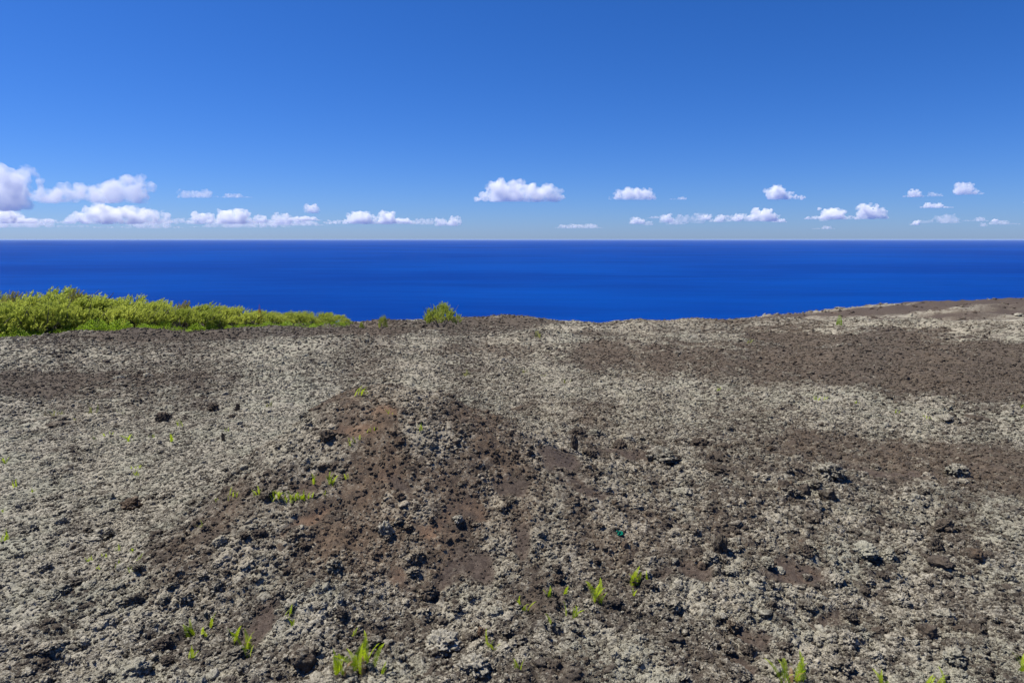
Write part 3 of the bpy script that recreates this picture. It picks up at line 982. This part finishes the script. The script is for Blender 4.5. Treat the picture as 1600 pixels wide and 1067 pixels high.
def scatter(r0, r1, dens, smin, smax, power, amax=50.0, amin=None):
    amin = -amax if amin is None else amin
    area = 0.5 * (r1 * r1 - r0 * r0) * math.radians(amax - amin)
    n = int(area * dens)
    r = np.sqrt(r0 * r0 + rs.rand(n) * (r1 * r1 - r0 * r0))
    a = np.radians(amin + rs.rand(n) * (amax - amin))
    s = smin + (smax - smin) * rs.rand(n) ** power
    return np.stack([r * np.sin(a), r * np.cos(a), s], -1)


pts = np.concatenate([
    scatter(2.5, 7, 2100, .006, .021, 1.5), scatter(2.5, 9, 70, .020, .060, 2.4),
    scatter(7, 11, 1100, .008, .026, 1.5), scatter(9, 14, 36, .024, .070, 2.4),
    scatter(11, 18, 520, .012, .036, 1.6), scatter(14, 24, 15, .035, .085, 2.2),
    scatter(18, 30, 190, .018, .050, 1.6), scatter(30, 44, 80, .028, .072, 1.6), scatter(44, 64, 34, .042, .10, 1.7),
    scatter(24, 62, 1.2, .08, .16, 2.2), scatter(80, 270, .45, .14, .5, 2.2, 50, 15),
])
pl, pb, ps = cover(pts[:, 0], pts[:, 1])
cl = worley(pts[:, 0] / .9, pts[:, 1] / .9, 201)[1]
near_fern = np.zeros(len(pts), bool)
for (fx, fy, fr) in FERN_SPOTS:
    near_fern |= (np.hypot(pts[:, 0] - fx, (pts[:, 1] - fy) + fr * .5) < fr) & (pts[:, 2] > .02)
keep = (~near_fern) & (rs.rand(len(pts)) < np.clip(np.where((pts[:, 2] < .018) | (pts[:, 1] > 60), 1 - .70 * ps, 1 - 1.0 * ps) * (.35 + .9 * pl * (.4 + .8 * cl) + .25 * (1 - np.clip(pb, 0, 1))), .02, 1))
pts, pl, pb, ps = pts[keep], pl[keep], pb[keep], ps[keep]
pz = macro(pts[:, 0], pts[:, 1]) + fine(pts[:, 0], pts[:, 1], ps) - pts[:, 2] * .22
pz = pz + sstep(60, 120, np.hypot(pts[:, 0], pts[:, 1])) * (0.6 * fbm(pts[:, 0] * .06, pts[:, 1] * .06, 4, 15) + .2 * perlin(pts[:, 0] * .5, pts[:, 1] * .5, 16))
N = len(pts)
me = bpy.data.meshes.new('loose_lava_rubble')
me.vertices.add(N)
me.vertices.foreach_set('co', np.stack([pts[:, 0], pts[:, 1], pz], -1).astype(np.float32).ravel())
for nm_, arr in (('cover', np.stack([np.clip(pl + rs.randn(N) * .13, 0, 1), np.clip(pb + rs.randn(N) * .12, 0, 1.2), ps * np.where(pts[:, 1] > 60, 1.0, .55)], -1)),
                 ('rot', np.stack([rs.randn(N) * .35, rs.randn(N) * .35, rs.rand(N) * 6.283], -1)),
                 ('scl', pts[:, 2:3] * (0.75 + .5 * rs.rand(N, 3)))):
    a_ = me.attributes.new(nm_, 'FLOAT_VECTOR', 'POINT')
    a_.data.foreach_set('vector', arr.astype(np.float32).ravel())
a_ = me.attributes.new('pick', 'INT', 'POINT')
a_.data.foreach_set('value', rs.randint(0, N_PROTO, N).astype(np.int32))
rubble = link_mesh('lava_rubble', me)
tag(rubble, 'loose clinker and lichen tufts strewn over the lava field', 'rubble', kind='stuff')
ng = bpy.data.node_groups.new('strew', 'GeometryNodeTree')
ng.interface.new_socket('Geometry', in_out='INPUT', socket_type='NodeSocketGeometry')
ng.interface.new_socket('Geometry', in_out='OUTPUT', socket_type='NodeSocketGeometry')
gi, go = ng.nodes.new('NodeGroupInput'), ng.nodes.new('NodeGroupOutput')
iop = ng.nodes.new('GeometryNodeInstanceOnPoints')
ci = ng.nodes.new('GeometryNodeCollectionInfo')
ci.inputs['Collection'].default_value = proto_col
ci.inputs['Separate Children'].default_value = True
ci.inputs['Reset Children'].default_value = True


def named(nm_, typ):
    q = ng.nodes.new('GeometryNodeInputNamedAttribute')
    q.data_type = typ
    q.inputs['Name'].default_value = nm_
    return q.outputs['Attribute']


e2r = ng.nodes.new('FunctionNodeEulerToRotation')
ng.links.new(named('rot', 'FLOAT_VECTOR'), e2r.inputs[0])
ng.links.new(gi.outputs[0], iop.inputs['Points'])
ng.links.new(ci.outputs[0], iop.inputs['Instance'])
iop.inputs['Pick Instance'].default_value = True
ng.links.new(named('pick', 'INT'), iop.inputs['Instance Index'])
ng.links.new(e2r.outputs[0], iop.inputs['Rotation'])
ng.links.new(named('scl', 'FLOAT_VECTOR'), iop.inputs['Scale'])
ng.links.new(iop.outputs[0], go.inputs[0])
rubble.modifiers.new('strew', 'NODES').node_group = ng


# ------------------------------------------------------------------ thicket of feathery casuarina shrubs
def shrub_meshes(seed, n_spray, lean, wide, dense=1.0, mat=M_NEEDLE):
    """crown of feathery upswept sprays within a unit-high shrub, and its stems"""
    rn = random.Random(seed)
    V, Fs = [], []
    TV, TF = [], []

    def stem(a, c, r0, r1):
        k = len(TV)
        d = (c - a).normalized()
        s = d.orthogonal().normalized()
        t = d.cross(s)
        for (q, r) in ((a, r0), (c, r1)):
            for i in range(5):
                an = i * 2 * math.pi / 5
                TV.append(q + (s * math.cos(an) + t * math.sin(an)) * r)
        for i in range(5):
            j = (i + 1) % 5
            TF.append((k + i, k + j, k + 5 + j, k + 5 + i))
    base = Vector((0, 0, -.06))
    for i in range(6):
        a = i * 2 * math.pi / 6 + rn.uniform(-.4, .4)
        m_ = Vector((math.cos(a) * wide * .28, math.sin(a) * wide * .28, .35))
        e_ = Vector((math.cos(a) * wide * .5 + lean * .2, math.sin(a) * wide * .5, rn.uniform(.6, .85)))
        stem(base, m_, .022, .013)
        stem(m_, e_, .013, .004)
    clumps = []
    for i in range(15):
        a = i * 2.399 + rn.uniform(-.3, .3)
        rr = math.sqrt((i + .5) / 15)
        clumps.append((Vector((math.cos(a) * rr * wide * .46, math.sin(a) * rr * wide * .46, (1 - rr ** 2 * .62) * rn.uniform(.62, .9) - .12)), rn.uniform(.10, .17)))
    for i in range(n_spray):
        cc, cr = rn.choice(clumps)
        v = Vector((rn.gauss(0, 1), rn.gauss(0, 1), rn.gauss(0, 1))).normalized() * cr * rn.uniform(.5, 1.0)
        root = cc + v
        root.z = max(root.z, .05)
        out = Vector((v.x / cr * .5 + lean + rn.uniform(-.15, .15), v.y / cr * .5 + rn.uniform(-.2, .2), .75 + .45 * v.z / cr + rn.uniform(0, .3))).normalized()
        L = rn.uniform(.13, .24)
        nn = int(20 * dense)
        for k in range(nn):
            t = k / nn
            p = root + out * (L * t) + Vector((lean * .10 * t * t, 0, -.02 * t * t))
            an = rn.uniform(0, 6.283)
            s = out.orthogonal().normalized()
            u = out.cross(s)
            d = (out * rn.uniform(.5, 1.0) + (s * math.cos(an) + u * math.sin(an)) * rn.uniform(.35, .8) + Vector((lean * .3, 0, 0))).normalized()
            ll = rn.uniform(.045, .085) * (1.15 - .5 * t)
            w = d.orthogonal().normalized() * rn.uniform(.006, .010)
            w.rotate(Matrix.Rotation(rn.uniform(0, 3.14), 3, d))
            j = len(V)
            w = w * .85
            V += [p - w, p + w, p + d * ll * .6 + w * .8, p + d * ll, p + d * ll * .6 - w * .8]
            Fs.append((j, j + 1, j + 2, j + 3, j + 4))
    cm = bpy.data.meshes.new('shrub_crown')
    cm.from_pydata([v[:] for v in V], [], Fs)
    cm.materials.append(mat)
    tm = bpy.data.meshes.new('shrub_stems')
    tm.from_pydata([v[:] for v in TV], [], TF)
    tm.materials.append(m_bark)
    return cm, tm


CAS = [shrub_meshes(100 + k, 260, .35 if k < 4 else .15, 1.0 + .12 * (k % 3)) for k in range(5)]
CAS_DRY = shrub_meshes(120, 180, .4, .8, 1.0, M_NEEDLE_DRY)
CAS_LONE = shrub_meshes(131, 330, 0.02, 1.25)


def leafy_meshes(seed, mat):
    rn = random.Random(seed)
    V, Fs = [], []
    for i in range(800):
        a = rn.uniform(0, 6.283)
        rr = math.sqrt(rn.random()) * .6
        p = Vector((math.cos(a) * rr, math.sin(a) * rr, (1 - (rr / .6) ** 2 * .7) * rn.uniform(.25, 1)))
        d = Vector((math.cos(a) * .6 + rn.uniform(-.6, .6), math.sin(a) * .6 + rn.uniform(-.6, .6), rn.uniform(.1, .9))).normalized()
        w = d.orthogonal().normalized()
        w.rotate(Matrix.Rotation(rn.uniform(0, 6.28), 3, d))
        L = rn.uniform(.06, .11)
        w = w * L * .30
        j = len(V)
        V += [p, p + d * L * .5 + w, p + d * L, p + d * L * .5 - w]
        Fs.append((j, j + 1, j + 2, j + 3))
    cm = bpy.data.meshes.new('leafy_crown')
    cm.from_pydata([v[:] for v in V], [], Fs)
    cm.materials.append(mat)
    return cm


LEAFY = [leafy_meshes(200 + k, M_BROAD) for k in range(3)]


def shrub(x, y, h, meshes, label, group, rz, name='casuarina_shrub', wide=1.0, cat='shrub'):
    z = float(macro(np.array([x]), np.array([y]))[0])
    root = bpy.data.objects.new(name, None)
    COL.objects.link(root)
    root.location = (x, y, z)
    root.rotation_euler = (0, 0, rz)
    root.scale = (h * wide, h * wide, h)
    tag(root, label, cat, group)
    link_mesh('crown', meshes[0], None, root)
    if len(meshes) > 1:
        link_mesh('trunk', meshes[1], None, root)
    return root


rn = random.Random(77)
ORD = 'first second third fourth fifth sixth seventh eighth ninth tenth eleventh twelfth thirteenth fourteenth fifteenth sixteenth seventeenth eighteenth nineteenth twentieth'.split()
ORD += ['twenty-' + q for q in ORD[:9]]
THICK = 'casuarina shrubs of the thicket above the sea'
# front edge of the thicket on the ground, and the height its top shows
EDGE = [(-120, 531, 438), (0, 525, 450), (110, 518, 446), (200, 509, 458), (270, 505, 465), (330, 503, 470), (400, 500.5, 477), (460, 499, 481), (520, 498, 486)]


def edge(px):
    for a, c in zip(EDGE, EDGE[1:]):
        if a[0] <= px <= c[0]:
            f = (px - a[0]) / (c[0] - a[0])
            return a[1] + f * (c[1] - a[1]), a[2] + f * (c[2] - a[2])
    return EDGE[-1][1:]


def thick_at(px, back):
    by, ty = edge(px)
    # distance of the front edge: from 37 m at the left to 50 m at the right end
    f = (px + 120) / 640
    y = 35 + 15 * max(0, min(1, f)) ** .8 + back
    x = (px - 800) / F_PX * y * 1.0
    z = float(macro(np.array([x]), np.array([y]))[0])
    tt = math.tan(PITCH + math.atan((ty - 533.5) / F_PX))
    h = CAM_Z - tt * math.hypot(y, 0) - z
    return x, y, z, h


for row, (back, step) in enumerate(((.6, 34), (2.2, 37), (4.4, 42))):
    px = -30 + row * 12
    k = 0
    while px < 545 - row * 10:
        q = px + rn.uniform(-9, 9)
        x, y, z, h = thick_at(q, back)
        hh = max(.55, h) * rn.uniform(.85, 1.18) * (.72, .9, 1.0)[row]
        where = ('front row', 'middle row', 'back row')[row]
        look = 'low feathery' if hh < 1.1 else 'tall feathery' if hh > 2.1 else 'feathery yellow-green'
        lab = '%s casuarina shrub, %s from the left in the %s of the thicket' % (look, ORD[k], where)
        grp = THICK
        k += 1
        shrub(x, y, hh, rn.choice(CAS), lab, grp, rn.uniform(-.5, .5), wide=rn.uniform(.95, 1.25) * (1.2 if hh < 1.2 else 1))
        px += step * (1 if q < 300 else .72)
for px, lb in ((12, 'brown-tipped casuarina rising above the thicket at its left end'), (108, 'tallest brown-tipped casuarina above the thicket'), (283, 'brown-tipped casuarina midway along the thicket top')):
    x, y, z, h = thick_at(px, 3.2)
    shrub(x, y, h * 1.0, CAS_DRY, lb, 'dry-tipped casuarinas in the thicket', rn.uniform(-.4, .4), wide=.8)
LB = (8, 42, 78, 118, 150, 182, 215, 240, 262, 284, 306, 330, 352, 380, 415, 450, 485)
for px in LB:
    x, y, z, h = thick_at(px + rn.uniform(-8, 8), rn.uniform(-1.4, .3))
    shrub(x, y, rn.uniform(.30, .80) * (1 if px < 200 else .8), (rn.choice(LEAFY),), 'low leafy green bush, %s from the left along the foot of the thicket' % ORD[LB.index(px)], 'leafy bushes at the foot of the thicket', rn.uniform(0, 6), 'leafy_bush', 1.5)
gv, gf = [], []
for i in range(7000):
    q = rn.uniform(-60, 545)
    x, y, z, h = thick_at(q, min(.9, rn.gauss(-.35, .75)))
    if perlin(np.array([x * .8]), np.array([y * .8]), 140)[0] < -.12 - .3 * (rn.random() - .5):
        continue
    L, a, w_ = rn.uniform(.10, .34) * (1 if q < 260 else .75), rn.uniform(0, 6.28), rn.uniform(.008, .016)
    dx, dy = math.cos(a), math.sin(a)
    le = L * rn.uniform(.2, .7)
    k = len(gv)
    gv += [(x - dy * w_, y + dx * w_, z - .05), (x + dy * w_, y - dx * w_, z - .05), (x + dx * le * .5 + dy * w_ * .7, y + dy * le * .5 - dx * w_ * .7, z + L * .6), (x + dx * le, y + dy * le, z + L), (x + dx * le * .5 - dy * w_ * .7, y + dy * le * .5 + dx * w_ * .7, z + L * .6)]
    gf.append((k, k + 1, k + 2, k + 3, k + 4))
me = bpy.data.meshes.new('grass')
me.from_pydata(gv, [], gf)
tag(link_mesh('grass', me, M_BROAD), 'strip of short bright green grass along the front of the thicket', 'grass', kind='stuff')
x, y, z, h = thick_at(404, .4)
shrub(x, y, h * 1.06, (leafy_meshes(230, M_RED),), 'small red-leaved sprig rising from the thicket', None, 0, 'red_sprig', .13)


def crest(px, py, hpx, meshes, label, wide, name='casuarina_shrub'):
    y = 46.0
    x = (px - 800) / F_PX * y
    z = float(macro(np.array([x]), np.array([y]))[0])
    shrub(x, y, hpx / F_PX * y * 1.25 + .35, meshes, label, None, .3, name, wide * .62)


crest(688, 497, 31, CAS_LONE, 'lone round feathery bush on the crest against the sea', 1.55)
crest(597, 497, 16, CAS[4], 'small bush on the crest between the thicket and the lone bush', .75)
crest(563, 497, 10, CAS[2], 'tiny sprig on the crest right of the thicket', .5)
crest(1315, 492, 9, (LEAFY[0],), 'tiny yellow-green bush on the right-hand crest', .6, 'leafy_bush')

# ------------------------------------------------------------------ a scrap of teal plastic in the rubble
m_teal, nt, out = new_mat('teal_plastic')
b = NB(nt)
bs = b.n('ShaderNodeBsdfPrincipled')
bs.inputs['Base Color'].default_value = (0.0, 0.22, 0.13, 1)
bs.inputs['Roughness'].default_value = .35
b.link(bs.outputs[0], out.inputs[0])
x, y, z, t = at(968, 838)
z = float(ground(np.array([x]), np.array([y]))[0]) + .03
bm = bmesh.new()
rn = random.Random(4)
gridv = [[bm.verts.new((i * .018 - .036 + rn.uniform(-.004, .004), j * .018 - .027 + rn.uniform(-.004, .004), rn.uniform(0, .022))) for j in range(4)] for i in range(5)]
for i in range(4):
    for j in range(3):
        bm.faces.new((gridv[i][j], gridv[i + 1][j], gridv[i + 1][j + 1], gridv[i][j + 1]))
bmesh.ops.solidify(bm, geom=bm.faces[:], thickness=.002)
me = bpy.data.meshes.new('plastic_scrap')
bm.to_mesh(me)
bm.free()
o = link_mesh('plastic_scrap', me, m_teal)
o.location = (x, y, z)
o.rotation_euler = (.5, .1, .4)
tag(o, 'crumpled scrap of teal green plastic lying in the rubble', 'litter')

# ------------------------------------------------------------------ sea air: even haze from below the sea to just above the field
m_haze, nt, out = new_mat('sea_haze')
b = NB(nt)
pv = b.n('ShaderNodeVolumePrincipled')
pv.inputs['Color'].default_value = (0.66, 0.84, 1.0, 1)
pv.inputs['Density'].default_value = HAZE
b.link(pv.outputs[0], out.inputs['Volume'])
bm = bmesh.new()
bmesh.ops.create_cube(bm, size=1)
me = bpy.data.meshes.new('haze')
bm.to_mesh(me)
bm.free()
hz = link_mesh('haze', me, m_haze)
hz.scale = (260000, 260000, 190)
hz.location = (0, 0, 8 - 95)
tag(hz, 'thin pale sea haze lying over the far water', kind='stuff')
